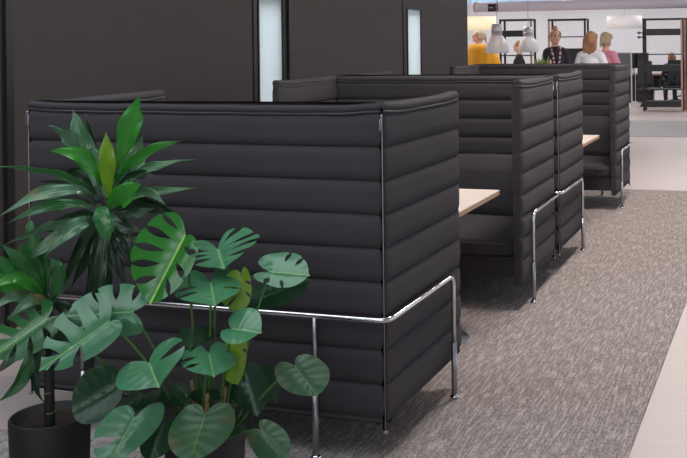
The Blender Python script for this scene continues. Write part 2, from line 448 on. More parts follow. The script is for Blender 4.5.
def strap_leaf(parent, P0, P1, P2, w, face=0., m=None, twist=.0, wave=.42, D=(3.2, 3.2, 3.2), name='leaf', fold=.25, peak=.5):
    """P0 base, P1 bow point, P2 tip in pixels with three depths; w = full width in pixels at depth D[1]; face = angle of the blade to the viewer"""
    a, b, c = at(*P0, D[0]), at(*P1, D[1]), at(*P2, D[2])
    ctl = (b-(a+c)*.25)*2
    n = 26; pts = qbez(a, ctl, c, n)
    ww = w*D[1]/F_PX/2
    V = []; UV = []; K = 6; tw0 = random.uniform(-.7, .7)
    for i, p in enumerate(pts):
        t = i/n
        tg = (pts[min(i+1, n)]-pts[max(i-1, 0)]).normalized()
        view = (CAM-p).normalized()
        sx = tg.cross(view).normalized(); nn = sx.cross(tg).normalized()
        an = face+(twist+tw0)*(t-.5)
        sd = sx*math.cos(an)+nn*math.sin(an); no = nn*math.cos(an)-sx*math.sin(an)
        e = t**(math.log(.5)/math.log(peak))
        prof = max(.0, math.sin(PI*min(1, e*.93+.07)))**1.25
        prof = max(prof, .20*(1-t)) if t < .5 else prof
        hw = ww*max(prof, .012)
        for k in range(-K, K+1):
            x = k/K
            off = fold*hw*abs(x)**1.3 + wave*hw*abs(x)**2*math.sin(t*13+(1.3 if k > 0 else 0)+a.x*40) + .0012*math.sin(x*14)
            V.append(p+sd*(hw*x)+no*off); UV.append((x, t))
    r = 2*K+1
    Fc = [(i*r+k, i*r+k+1, (i+1)*r+k+1, (i+1)*r+k) for i in range(n) for k in range(2*K)]
    me = bpy.data.meshes.new(name); me.from_pydata([tuple(v) for v in V], [], Fc)
    ul = me.uv_layers.new(name='UVMap')
    for lp in me.loops: ul.data[lp.index].uv = UV[lp.vertex_index]
    me.polygons.foreach_set('use_smooth', [True]*len(me.polygons)); me.materials.append(m or M_DRA)
    ob = bpy.data.objects.new(name, me); C.objects.link(ob); ob.parent = parent
    ob.matrix_parent_inverse = parent.matrix_world.inverted()
    return ob

def pot(root, r, h, name='pot'):
    p = MB().lathe([(0, 0), (r*.90, 0), (r*.93, .01), (r, h-.006), (r-.003, h), (r-.011, h), (r-.013, h-.05), (r*.80, h-.051), (0, h-.051)], (0, 0, 0), 56).build(name, M_POT, root)
    mb = MB()
    n = 40; vs = [(0, 0, h-.035)]; fs = []
    for i in range(1, 7):
        for k in range(n):
            w = 2*PI*k/n; rr = (r-.0135)*i/6
            vs.append((rr*math.cos(w), rr*math.sin(w), h-.035+.012*noise.noise(Vector((rr*30*math.cos(w), rr*30*math.sin(w), 1)))))
    for k in range(n): fs.append((0, 1+k, 1+(k+1) % n))
    for i in range(5):
        for k in range(n): fs.append((1+i*n+k, 1+(i+1)*n+k, 1+(i+1)*n+(k+1) % n, 1+i*n+(k+1) % n))
    mb.add(vs, fs); mb.build('soil', M_SOIL, root)
    return p

# --- monstera
c2 = at(205, 425, 3.22); POT_H = c2.z
mon = empty('potted_monstera', (c2.x, c2.y, .006), 0, 'split leaf monstera in a black pot, right of the cane plant', 'potted plant')
bpy.context.view_layer.update()
pot(mon, .130, POT_H-.006)
bx = lambda dx, dy: Vector((c2.x+dx, c2.y+dy, POT_H-.035))
S3 = (.36, .48, .60, .72); S4 = (.30, .41, .52, .63, .74)
ML = [  # J, T, A, B, D, dT, dA, dB, slits A, slits B, material, kwargs, petiole base offset
 dict(J=(185,236), T=(151,303), A=(133,240), B=(189,270), D=3.22, dT=-.05, dA=.02, dB=-.05, sa=S4[0:5], sb=(.42,.56,.70), m=M_MONB, wa=0.02, base=bx(-.03,.02), cup=.15, deep=0.27, bkb=0.35),
 dict(J=(218,250), T=(224,269), A=(185,259), B=(259,234), D=3.36, dT=-.13, dA=-.03, dB=.02, sa=(.38,.50,.62), sb=(.28,.42,.56,.70), m=M_MON, wa=0.026, base=bx(.0,.03), cup=.10, bk=2.3, deep=0.3, op=0.72),
 dict(J=(211,284), T=(215,306), A=(174,291), B=(241,282), D=3.24, dT=-.15, dA=-.03, dB=-.01, sa=(.45,.58), sb=(.55,), m=M_MON, wa=0.022, base=bx(.02,-.01), cup=.18, deep=0.4, bk=2.6),
 dict(J=(270,272), T=(309,276), A=(291,251), B=(280,287), D=3.32, dT=-.06, dA=.06, dB=-.08, sa=(.50,.66), sb=(.36,.52), m=M_MON, wa=0.02, base=bx(.06,.02), cup=.12, deep=.5, bk=1.6),
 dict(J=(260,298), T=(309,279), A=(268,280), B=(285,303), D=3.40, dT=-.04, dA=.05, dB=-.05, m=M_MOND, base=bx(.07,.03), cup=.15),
 dict(J=(241,274), T=(243,309), A=(221,297), B=(252,288), D=3.28, dT=-.02, dA=.0, dB=.03, sa=(.5,.66), sb=(.45,.62), m=M_MONY, wa=0.0165, base=bx(.03,.05)),
 dict(J=(232,329), T=(261,333), A=(251,306), B=(232,342), D=3.1, dT=-.05, dA=.05, dB=-.09, m=M_MON, base=bx(.04,.0), cup=.15),
 dict(J=(241,336), T=(238,384), A=(221,362), B=(247,352), D=3.17, dT=-.02, dA=.0, dB=.03, sb=(.5,), m=M_MONY, wa=0.0165, base=bx(.05,.02)),
 dict(J=(209,354), T=(214,377), A=(180,361), B=(236,356), D=3.12, dT=-.12, dA=-.03, dB=-.03, sa=(.46,.60), m=M_MON, wa=0.022, base=bx(.0,-.03), cup=.18, deep=.45, bk=1.8),
 dict(J=(149,363), T=(159,387), A=(114,384), B=(184,340), D=3.12, dT=-.10, dA=-.07, dB=.0, sb=(.50,), m=M_MON, wa=0.04, base=bx(-.06,-.01), cup=.15, deep=.25, op=0.72),
 dict(J=(134,418), T=(108,466), A=(95,430), B=(160,424), D=3.02, dT=-.06, dA=-.03, dB=.02, sa=(.62,), m=M_MON, wa=0.04, base=bx(-.08,-.04), cup=.12, op=0.72, deep=0.12),
 dict(J=(205,415), T=(190,463), A=(168,430), B=(233,427), D=3.02, dT=-.08, dA=-.02, dB=-.02, m=M_MONP, base=bx(.0,-.06), cup=.15),
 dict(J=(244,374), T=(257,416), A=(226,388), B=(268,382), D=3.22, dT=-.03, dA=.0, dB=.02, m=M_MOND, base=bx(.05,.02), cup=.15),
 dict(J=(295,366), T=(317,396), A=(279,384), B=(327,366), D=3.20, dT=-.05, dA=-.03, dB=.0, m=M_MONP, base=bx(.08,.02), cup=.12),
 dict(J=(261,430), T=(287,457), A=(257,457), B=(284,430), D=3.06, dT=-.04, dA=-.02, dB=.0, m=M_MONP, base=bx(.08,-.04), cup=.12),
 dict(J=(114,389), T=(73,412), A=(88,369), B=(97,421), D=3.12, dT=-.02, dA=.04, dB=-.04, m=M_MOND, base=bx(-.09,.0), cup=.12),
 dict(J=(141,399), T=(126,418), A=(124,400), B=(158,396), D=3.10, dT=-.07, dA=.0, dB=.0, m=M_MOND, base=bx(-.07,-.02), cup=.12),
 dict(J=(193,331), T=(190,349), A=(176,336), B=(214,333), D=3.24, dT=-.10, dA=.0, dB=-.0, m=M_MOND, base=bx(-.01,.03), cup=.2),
 dict(J=(109,322), T=(41,370), A=(72,302), B=(98,353), D=3.12, dT=-.08, dA=.05, dB=-.06, sa=(.40,.54,.68,.80), sb=(.62,.8), m=M_MON, wa=0.026, base=bx(-.08,.0), cup=.1, bend=(165,372,3.14), bk=0.55, deep=0.22, op=0.72),
 dict(J=(132,312), T=(66,316), A=(116,283), B=(124,336), D=3.2, dT=-.03, dA=.06, dB=-.02, sa=(.36,.5,.64), m=M_MON, wa=0.02, base=bx(-.07,.03), cup=.1, deep=0.4, bend=(160,352,3.2), op=0.72, bkb=0.3),
 dict(J=(47,319), T=(-6,356), A=(14,310), B=(36,352), D=3.16, dT=-.08, dA=.05, dB=-.05, sa=(.36,.48,.60,.72), sb=(.4,.55,.70), m=M_MONG, wa=0.022, base=bx(-.11,.01), cup=.1, bend=(120,372,3.16), deep=0.25, op=0.72),
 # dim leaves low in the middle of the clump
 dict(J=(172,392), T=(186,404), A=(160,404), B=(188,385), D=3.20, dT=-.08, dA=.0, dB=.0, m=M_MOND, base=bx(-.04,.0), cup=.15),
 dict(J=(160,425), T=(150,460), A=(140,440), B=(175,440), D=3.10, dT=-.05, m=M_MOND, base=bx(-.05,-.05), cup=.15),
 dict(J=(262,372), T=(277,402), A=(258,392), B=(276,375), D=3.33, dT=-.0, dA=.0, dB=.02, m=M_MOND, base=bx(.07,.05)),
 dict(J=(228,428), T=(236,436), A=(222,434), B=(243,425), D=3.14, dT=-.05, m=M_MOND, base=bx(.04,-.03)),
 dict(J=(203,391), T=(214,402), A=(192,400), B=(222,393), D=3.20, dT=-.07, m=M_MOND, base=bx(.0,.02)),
]
for d in ML: monstera_leaf(mon, **d)
# sheathing stems low in the pot
for i in range(7):
    a = 2*PI*i/7; b0 = Vector((.05*math.cos(a), .05*math.sin(a), POT_H-.045)); 
    MB().tube([b0, b0+Vector((.01*math.cos(a), .01*math.sin(a), .09)), b0+Vector((.03*math.cos(a), .03*math.sin(a), .17))], [.011, .009, .006], 8).build('stem', M_PET if i % 3 else M_SCAR, mon)

# --- dracaena
c1 = at(50, 414, 3.32); H1 = c1.z
dra = empty('potted_cane_plant', (c1.x, c1.y, .006), 0, 'tall cane plant with long pointed leaves in a black pot, leftmost plant', 'potted plant')
bpy.context.view_layer.update()
pot(dra, .130, H1-.006)
def cane(pts, r):
    P = [at(*p) for p in pts]
    q = []
    for i in range(len(P)-1):
        for k in range(6): q.append(P[i].lerp(P[i+1], k/6))
    q.append(P[-1])
    ob = MB().tube(q, r, 12).build('cane', M_CANE, dra); ob.matrix_parent_inverse = dra.matrix_world.inverted()
    for i in range(2, len(q), 2):
        d = (q[i]-q[i-1]).normalized(); s = Vector((random.uniform(-1, 1), random.uniform(-1, 1), 0))*.1
        d2 = (d+s).normalized()
        a = d2.orthogonal().normalized(); b = d2.cross(a); w0 = random.uniform(0, 6)
        arc = [q[i]+(a*math.cos(w0+k*.3)+b*math.sin(w0+k*.3))*(r*1.0) for k in range(10)]
        sc0 = MB().tube(arc, .0022, 5).build('leaf_scar', M_SCAR, ob)
base1 = on_floor(50, 430, H1-.04)
cane([(50,432,3.29), (49,372,3.29), (44,330,3.30), (41,302,3.31)], .0165)
cane([(84,424,3.36), (89,372,3.36), (98,300,3.35), (104,240,3.34), (107,196,3.33)], .0125)
U = 3.33
DL = [ # base, bow, tip, width, face, material, depths, twist
 ((118,166),(131,124),(141,95),22,.25,M_DRAB,(U,U-.02,U-.05),.5),
 ((108,198),(107,160),(106,131),16,.0,M_DRAY,(U-.02,U-.05,U-.05),.2),
 ((95,186),(83,140),(72,109),19,.3,M_DRAP,(U,U+.02,U+.03),.6),
 ((100,178),(92,142),(86,114),10,.5,M_DRAD,(U,U+.03,U+.05),.3),
 ((84,160),(66,135),(49,126),13,.5,M_DRAP,(U,U-.04,U-.08),.8),
 ((102,186),(82,158),(47,151),17,-.35,M_DRAB,(U-.02,U-.10,U-.16),.4),
 ((92,190),(52,172),(-4,167),10,.7,M_DRA,(U,U-.06,U-.12),.4),
 ((92,194),(50,192),(-3,218),15,-.5,M_DRAP,(U-.02,U-.14,U-.2),.3),
 ((92,208),(55,205),(6,224),13,-.4,M_DRA,(U-.02,U-.1,U-.16),.3),
 ((86,222),(50,226),(5,245),11,.5,M_DRAP,(U,U-.05,U-.08),.3),
 ((113,186),(140,155),(183,141),12,-.5,M_DRAB,(U,U-.0,U-.02),.5),
 ((120,190),(150,168),(197,160),10,.5,M_DRA,(U,U+.04,U+.08),.3),
 ((118,202),(155,192),(204,188),9,.5,M_DRA,(U,U+.05,U+.1),.3),
 ((118,192),(133,165),(143,133),22,.2,M_DRAP,(U+.02,U+.05,U+.06),.4),
 ((108,208),(124,194),(142,184),22,.0,M_DRAB,(U-.04,U-.12,U-.16),.3),
 ((99,207),(104,222),(109,246),20,.1,M_DRA,(U-.04,U-.12,U-.12),.4),
 ((92,222),(72,228),(44,258),17,-.2,M_DRAP,(U-.03,U-.12,U-.16),.3),
 ((80,225),(54,240),(27,262),15,-.3,M_DRAP,(U,U-.08,U-.1),.3),
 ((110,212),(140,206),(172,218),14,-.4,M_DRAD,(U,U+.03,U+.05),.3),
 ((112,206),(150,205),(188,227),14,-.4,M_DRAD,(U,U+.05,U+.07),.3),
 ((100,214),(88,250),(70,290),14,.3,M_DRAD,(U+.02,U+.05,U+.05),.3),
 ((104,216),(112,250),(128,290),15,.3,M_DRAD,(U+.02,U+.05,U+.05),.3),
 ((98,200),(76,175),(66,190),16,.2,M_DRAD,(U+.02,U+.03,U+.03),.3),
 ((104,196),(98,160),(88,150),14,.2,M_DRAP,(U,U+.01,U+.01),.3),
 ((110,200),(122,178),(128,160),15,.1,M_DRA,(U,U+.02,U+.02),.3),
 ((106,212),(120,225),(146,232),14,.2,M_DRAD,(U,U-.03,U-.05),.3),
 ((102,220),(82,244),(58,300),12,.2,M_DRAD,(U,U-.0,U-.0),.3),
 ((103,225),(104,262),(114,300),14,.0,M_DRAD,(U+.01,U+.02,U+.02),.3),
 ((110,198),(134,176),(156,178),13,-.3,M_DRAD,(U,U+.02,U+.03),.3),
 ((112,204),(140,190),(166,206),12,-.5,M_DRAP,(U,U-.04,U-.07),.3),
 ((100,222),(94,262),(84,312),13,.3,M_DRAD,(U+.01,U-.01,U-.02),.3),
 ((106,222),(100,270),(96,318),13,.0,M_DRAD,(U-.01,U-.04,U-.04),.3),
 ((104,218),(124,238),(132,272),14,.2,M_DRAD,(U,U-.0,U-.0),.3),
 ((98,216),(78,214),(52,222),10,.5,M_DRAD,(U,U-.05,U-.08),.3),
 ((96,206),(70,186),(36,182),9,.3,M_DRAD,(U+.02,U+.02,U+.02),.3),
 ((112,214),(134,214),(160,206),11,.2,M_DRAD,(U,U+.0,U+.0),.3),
 ((100,196),(92,160),(80,128),14,.4,M_DRA,(U+.02,U+.03,U+.04),.4),
 # lower rosette
 ((42,300),(24,268),(0,243),17,-.3,M_DRA,(3.30,3.2,3.14),.3),
 ((44,298),(30,262),(22,240),20,.1,M_DRA,(3.30,3.25,3.22),.3),
 ((46,298),(42,260),(42,236),14,.2,M_DRA,(3.30,3.28,3.26),.3),
 ((46,300),(34,240),(29,220),12,.3,M_DRA,(3.31,3.32,3.33),.3),
 ((44,302),(20,279),(-12,292),15,-.4,M_DRAB,(3.30,3.18,3.1),.3),
 ((42,306),(18,296),(-14,316),13,-.4,M_DRAP,(3.30,3.18,3.1),.3),
 ((40,304),(10,286),(-20,270),16,-.3,M_DRAB,(3.31,3.24,3.2),.3),
 ((42,300),(8,268),(-16,256),13,-.3,M_DRA,(3.31,3.26,3.24),.3),
 ((50,300),(58,272),(48,258),15,.1,M_DRA,(3.30,3.28,3.27),.2),
 ((52,302),(62,280),(58,262),11,.1,M_DRAP,(3.31,3.33,3.34),.2),
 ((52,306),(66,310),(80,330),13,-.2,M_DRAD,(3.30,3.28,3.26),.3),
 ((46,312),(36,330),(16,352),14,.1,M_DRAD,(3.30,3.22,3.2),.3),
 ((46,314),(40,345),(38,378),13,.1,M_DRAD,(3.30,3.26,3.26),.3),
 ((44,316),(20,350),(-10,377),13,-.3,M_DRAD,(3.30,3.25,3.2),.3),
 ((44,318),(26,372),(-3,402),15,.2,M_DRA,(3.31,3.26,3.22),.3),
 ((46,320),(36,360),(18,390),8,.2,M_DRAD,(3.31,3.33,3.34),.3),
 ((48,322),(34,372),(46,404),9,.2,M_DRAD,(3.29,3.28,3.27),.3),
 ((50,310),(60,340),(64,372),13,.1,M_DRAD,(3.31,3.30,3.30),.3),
 ((46,306),(32,300),(6,322),13,-.3,M_DRAP,(3.29,3.2,3.14),.3),
 ((48,304),(36,300),(8,322),15,.3,M_DRA,(3.31,3.3,3.28),.3),
]
for b0, b1, b2, w, fc, m, D, tw in DL: strap_leaf(dra, b0, b1, b2, w, fc, m, tw, D=D)

#@@ROOM@@
FAR_E, WALK_E, SOFA_E, WIN_E, FRONT_E, NEAR_E, SKY_E, EXPO = 40, 54, 2, 20, 45, 2, 95, 0.0
# ------------------------------------------------------------------ room shell
def flat(name, m, pts, z0, z1):
    n = len(pts); mb = MB()
    mb.add([(p[0], p[1], z0) for p in pts]+[(p[0], p[1], z1) for p in pts],
           [tuple(range(n-1, -1, -1)), tuple(range(n, 2*n))]+[(i, (i+1) % n, n+(i+1) % n, n+i) for i in range(n)])
    return mb.build(name, m, smooth=False)
def floor_mat():
    m = mat('pale_floor', srgb(196, 184, 178), .38); nt = m.node_tree; N = nt.nodes; L = nt.links; b = N['Principled BSDF']
    tc = N.new('ShaderNodeTexCoord'); mp = N.new('ShaderNodeMapping'); mp.inputs['Scale'].default_value = (1.5, 24, 1); L.new(tc.outputs['Object'], mp.inputs[0])
    nz = N.new('ShaderNodeTexNoise'); nz.inputs['Scale'].default_value = 2.2; nz.inputs['Detail'].default_value = 6; L.new(mp.outputs[0], nz.inputs[0])
    mx = N.new('ShaderNodeMix'); mx.data_type = 'RGBA'; mx.inputs[6].default_value = srgb(180, 165, 163); mx.inputs[7].default_value = srgb(202, 191, 190)
    L.new(nz.outputs['Fac'], mx.inputs[0]); L.new(mx.outputs[2], b.inputs['Base Color'])
    return m
def carpet_mat(name, c1, c2):
    m = mat(name, c1, .95); nt = m.node_tree; N = nt.nodes; L = nt.links; b = N['Principled BSDF']
    tc = N.new('ShaderNodeTexCoord')
    def nz(scale, sx, sy, det=3, dist=0):
        mp = N.new('ShaderNodeMapping'); mp.inputs['Scale'].default_value = (sx, sy, 1); L.new(tc.outputs['Object'], mp.inputs[0])
        n = N.new('ShaderNodeTexNoise'); n.inputs['Scale'].default_value = scale; n.inputs['Detail'].default_value = det; n.inputs['Distortion'].default_value = dist
        L.new(mp.outputs[0], n.inputs[0]); return n
    n1 = nz(5, 17, 1.5, 5, .15); n2 = nz(60, 3, 1, 2)
    r = N.new('ShaderNodeValToRGB'); r.color_ramp.elements[0].position = .46; r.color_ramp.elements[1].position = .66
    L.new(n1.outputs['Fac'], r.inputs[0])
    mx = N.new('ShaderNodeMix'); mx.data_type = 'RGBA'; mx.inputs[6].default_value = c1; mx.inputs[7].default_value = c2
    L.new(r.outputs[0], mx.inputs[0])
    m2 = N.new('ShaderNodeMix'); m2.data_type = 'RGBA'; m2.blend_type = 'MULTIPLY'; m2.inputs[0].default_value = .75
    r2 = N.new('ShaderNodeValToRGB'); r2.color_ramp.elements[0].position = .3; r2.color_ramp.elements[0].color = (.35, .35, .35, 1); r2.color_ramp.elements[1].position = .65; r2.color_ramp.elements[1].color = (1.25, 1.25, 1.25, 1)
    L.new(n2.outputs['Fac'], r2.inputs[0]); L.new(mx.outputs[2], m2.inputs[6]); L.new(r2.outputs[0], m2.inputs[7])
    L.new(m2.outputs[2], b.inputs['Base Color'])
    bp = N.new('ShaderNodeBump'); bp.inputs['Strength'].default_value = .5; bp.inputs['Distance'].default_value = .004
    L.new(n2.outputs['Fac'], bp.inputs['Height']); L.new(bp.outputs[0], b.inputs['Normal'])
    return m
M_FLOOR = floor_mat()
M_CARPET = carpet_mat('carpet_loop', (.33, .285, .275, 1), (.55, .495, .485, 1))
XW, YE, ZC = -2.75, 9.75, 3.3
YBACK, XR, XL, YF = 26.5, 7.0, -14.0, -7.0
struct(flat('floor', M_FLOOR, [(XL, YF), (XR, YF), (XR, YBACK), (XL, YBACK)], -.1, 0))
struct(flat('ceiling', M_CEIL, [(XL, YF), (XR, YF), (XR, YBACK), (XL, YBACK)], ZC, ZC+.1))
ca, cb = on_floor(628, 458), on_floor(687, 300)
sl = (cb.x-ca.x)/(cb.y-ca.y)
yfar = on_floor(640, 190).y; ynear = on_floor(18, 432).y
xr = lambda y: ca.x+sl*(y-ca.y)
carpet = flat('carpet', M_CARPET, [(XW+.05, -4.6), (xr(-4.6), -4.6), (xr(yfar), yfar), (-1.15, yfar), (-1.15, ynear), (XW+.05, ynear)], .0005, .006)
tag(carpet, 'grey-brown streaked carpet running under the sofas', 'carpet')
ya, yb = on_floor(660, 137).y, on_floor(660, 121).y
strip = flat('carpet', carpet_mat('carpet_far', (.33, .32, .325, 1), (.52, .51, .52, 1)), [(-7.5, ya), (6.5, ya), (6.5, yb), (-7.5, yb)], .0005, .006)
tag(strip, 'far grey carpet strip crossing the pale floor before the black shelving', 'carpet')

# left wall with glazed slots
def wall_y(px):      # where the sight line of a pixel column meets the left wall plane
    d = FW+RT*((px-CX)/F_PX); return CAM.y+d.y*((XW-CAM.x)/d.x)
g0, g1, d1, h0, h1 = wall_y(257.5), wall_y(283.5), wall_y(404), wall_y(407), wall_y(421.5)
ZT = 2.02
mb = MB(); T = .14
for y0, y1, z0, z1 in ((YF, g0, 0, ZC), (g1, h0, 0, ZC), (h1, YE, 0, ZC), (g0, g1, ZT, ZC), (h0, h1, ZT, ZC)):
    mb.box(XW-T, XW, y0, y1, z0, z1)
struct(mb.build('wall_left', M_WALL, smooth=False))
M_FROST = mat('frosted_glass', srgb(205, 213, 218), .35)
nt = M_FROST.node_tree; tr = nt.nodes.new('ShaderNodeBsdfTranslucent'); tr.inputs[0].default_value = srgb(222, 228, 230)
ms = nt.nodes.new('ShaderNodeMixShader'); ms.inputs[0].default_value = .75
nt.links.new(nt.nodes['Principled BSDF'].outputs[0], ms.inputs[1]); nt.links.new(tr.outputs[0], ms.inputs[2]); nt.links.new(ms.outputs[0], nt.nodes['Material Output'].inputs[0])
for i, (y0, y1) in enumerate(((g0, g1), (h0, h1))):
    t = struct(empty('window_%d' % (i+1), (XW, y0, 0)))
    MB().box(-.02, -.008, 0, y1-y0, 0, ZT).build('pane', M_FROST, t, smooth=False)
    fr = MB()
    for a, b, z0, z1 in ((0, .02, 0, ZT), (y1-y0-.02, y1-y0, 0, ZT), (.02, y1-y0-.02, ZT-.02, ZT)):
        fr.box(-.13, .010, a, b, z0, z1)
    fr.build('window_frame', M_FRAME, t, smooth=False)
# dark doors / wall panels with shadow gaps
for n, (p0, p1) in enumerate(((6, 252), (288, 402))):
    y0, y1 = wall_y(p0), wall_y(p1)
    t = struct(empty('door_%d' % (n+1), (XW, y0, 0)))
    MB().box(.002, .022, .03, y1-y0-.03, .01, 2.30).build('door_leaf', M_WALL, t, smooth=False, bevel=.003)
    fr = MB()
    for a, b, z0, z1 in ((-.03, .022, 0, 2.35), (y1-y0-.022, y1-y0+.03, 0, 2.35), (.022, y1-y0-.022, 2.31, 2.35)):
        fr.box(.001, .030, a, b, z0, z1)
    fr.build('door_frame', M_FRAME, t, smooth=False)
# lit room behind the frosted slots
mb = MB()
mb.box(XW-3.2, XW-3.1, g0-3, YE, 0, ZC); mb.box(XW-3.1, XW-T, g0-3.1, g0-3, 0, ZC); mb.box(XW-3.1, XW-T, YE-.12, YE, 0, ZC)
struct(mb.build('wall_meeting_room', M_WHITE, smooth=False))
# outer walls
M_BRICK = mat('white_brick', (.83, .82, .82, 1), .8)
nt = M_BRICK.node_tree; N = nt.nodes
tc = N.new('ShaderNodeTexCoord'); mp = N.new('ShaderNodeMapping'); mp.inputs['Rotation'].default_value = (PI/2, 0, 0); nt.links.new(tc.outputs['Object'], mp.inputs[0])
bk = N.new('ShaderNodeTexBrick'); bk.inputs['Scale'].default_value = 2.2; bk.inputs['Color1'].default_value = (.68, .69, .725, 1); bk.inputs['Color2'].default_value = (.665, .675, .71, 1); bk.inputs['Mortar'].default_value = (.635, .645, .675, 1)
nt.links.new(mp.outputs[0], bk.inputs[0]); nt.links.new(bk.outputs[0], N['Principled BSDF'].inputs['Base Color'])
struct(MB().box(XL, XR, YBACK, YBACK+.15, 0, 2.84).box(XL, XR, YBACK, YBACK+.15, 3.25, ZC).build('wall_back', M_BRICK, smooth=False))
M_SKYGLASS = mat('window_glass', (.75, .88, 1, 1), .05, Transmission_Weight=1.0, IOR=1.02)
t = struct(empty('window_3', (0, YBACK, 0)))
MB().box(XL, XR, .06, .07, 2.84, 3.25).build('pane', M_SKYGLASS, t, smooth=False)
fr = MB()
for k in range(15): fr.box(XL+k*1.5-.03, XL+k*1.5+.03, .03, .10, 2.84, 3.25)
fr.build('window_frame', M_WHITE, t, smooth=False)
struct(MB().box(XL-.15, XL, YF, YBACK, 0, ZC).build('wall_far_left', M_WHITE, smooth=False))
mb = MB().box(XL, XR, YF-.15, YF, 0, 1.5).box(XL, XR, YF-.15, YF, 3.1, ZC)
for x0, x1 in ((XL, -5), (-.6, 0), (4.4, XR)): mb.box(x0, x1, YF-.15, YF, 1.5, 3.1)
struct(mb.build('wall_front', M_WHITE, smooth=False))
for i, x0 in enumerate((-5, 0)):  # unseen windows added to throw light on the nearest sofa back
    t = struct(empty('window_%d' % (10+i), (x0, YF, 0)))
    fr = MB()
    for a in (0, 2.17, 4.34): fr.box(a, a+.06, -.10, -.04, 1.5, 3.1)
    fr.box(.06, 4.34, -.10, -.04, 1.5, 1.56); fr.box(.06, 4.34, -.10, -.04, 3.04, 3.1)
    fr.build('window_frame', M_WHITE, t, smooth=False)
mb = MB(); mb.box(XR, XR+.15, YF, YBACK, 0, .35).box(XR, XR+.15, YF, YBACK, 2.9, ZC)
for y0, y1 in ((YF, 0), (4.4, 5), (9.4, 10), (14.4, 15), (19.4, 20), (24.4, YBACK)): mb.box(XR, XR+.15, y0, y1, .35, 2.9)
struct(mb.build('wall_right', M_WHITE, smooth=False))
for i, y0 in enumerate((0, 5, 10, 15, 20)):
    t = struct(empty('window_%d' % (4+i), (XR, y0, 0)))
    fr = MB()
    for a in (0, 2.17, 4.34): fr.box(.04, .10, a, a+.06, .35, 2.9)
    fr.box(.04, .10, .06, 4.34, .35, .41); fr.box(.04, .10, .06, 4.34, 2.84, 2.9)
    fr.build('window_frame', M_WHITE, t, smooth=False)

# ------------------------------------------------------------------ far zone
def gx(px, D): return at(px, CY, D)
# pale round duct under the ceiling
a = at(475, 7.3, 24.0)
duct_end = at(720, 7.3, 24.0*1.0)
M_DUCT = mat('duct_lacquer', srgb(196, 190, 202), .5)
L_ = 9.0
t = empty('ventilation_duct', a, 0, 'long pale round duct hanging below the ceiling in the far room', 'duct')
bm_ = MB().tube([(0, 0, 0), (L_, 0, 0)], .125, 24).build('tube', M_DUCT, t)
MB().tube([(-.015, 0, 0), (.03, 0, 0)], .132, 24).build('end_cap', mat('duct_cap', srgb(190, 160, 140), .6), t)
for k in range(5):
    MB().tube([(.9+1.8*k, 0, .11), (.9+1.8*k, 0, ZC-a.z)], .008, 8).build('hanger', M_BLACK, t)
# hanging sign
s = at(492.9, 7.7, 15.8)
t = empty('hanging_sign', s, .12, 'small black hanging sign with a red dot, left of the pendant lamps', 'sign')
MB().box(-.082, .082, -.006, .006, -.062, .062).build('board', mat('sign_black', srgb(40, 40, 48), .5), t, smooth=False)
MB().ell((.052, -.007, .004), (.017, .003, .017)).build('red_dot', mat('sign_red', srgb(200, 60, 90), .5), t)
mb = MB()
for k, h in enumerate((.02, .014, .018, .012)): mb.box(-.064+.018*k, -.053+.018*k, -.008, -.006, -.008, -.008+h)
mb.build('lettering', mat('sign_white', srgb(205, 205, 210), .6), t, smooth=False)
MB().tube([(.07, 0, .06), (.07, 0, ZC-s.z)], .004, 6).build('cord', M_SLEEVE, t)
# pendant lamps
M_DOME = mat('ribbed_acrylic', (.95, .93, .95, 1), .15, Transmission_Weight=.25, Subsurface_Weight=.3)
M_CAP = mat('lamp_cap', (.55, .53, .55, 1), .3, .6)
def pendant(px, ytop, ymid, ybot, wpx, cpx, D, label):
    k = D/F_PX; bot = at(px, ybot, D); h1 = (ybot-ymid)*k; h2 = (ybot-ytop)*k; r = wpx*k/2; rc = cpx*k/2
    t = empty('pendant_lamp', bot, 0, label, 'lamp', 'pendant lamps above the far table')
    prof = [(r, 0), (r*.985, h1*.2), (r*.93, h1*.45), (r*.80, h1*.70), (r*.58, h1*.9), (rc*.9, h1)]
    prof += [(p[0]-.006, p[1]-.004) for p in reversed(prof)]
    MB().lathe(prof, (0, 0, 0), 40, close=True).build('lamp_shade', M_DOME, t)
    MB().lathe([(0, h1-.01), (rc*.93, h1-.01), (rc, h1+.02), (rc, h2*.88), (rc*.93, h2), (0, h2)], (0, 0, 0), 28).build('cap', M_CAP, t)
    MB().lathe([(rc*1.02, h1+.03), (rc*1.03, h1+.045), (rc*1.02, h1+.06)], (0, 0, 0), 28, close=True).build('ring', M_SLEEVE, t)
    MB().tube([(0, 0, h2), (0, 0, ZC-bot.z)], .005, 6).build('cord', M_SLEEVE, t)
    MB().ell((0, 0, h1*.6), (.045, .045, .06)).build('bulb', emit('bulb', (1, .93, .85, 1), 2), t)
pendant(497, 24, 35, 53, 23.5, 11, 15.6, 'dome pendant lamp in front of the orange armchair')
pendant(528.3, 26.8, 36, 52, 20.5, 10, 16.4, 'dome pendant lamp left of the woman in dark cardigan')
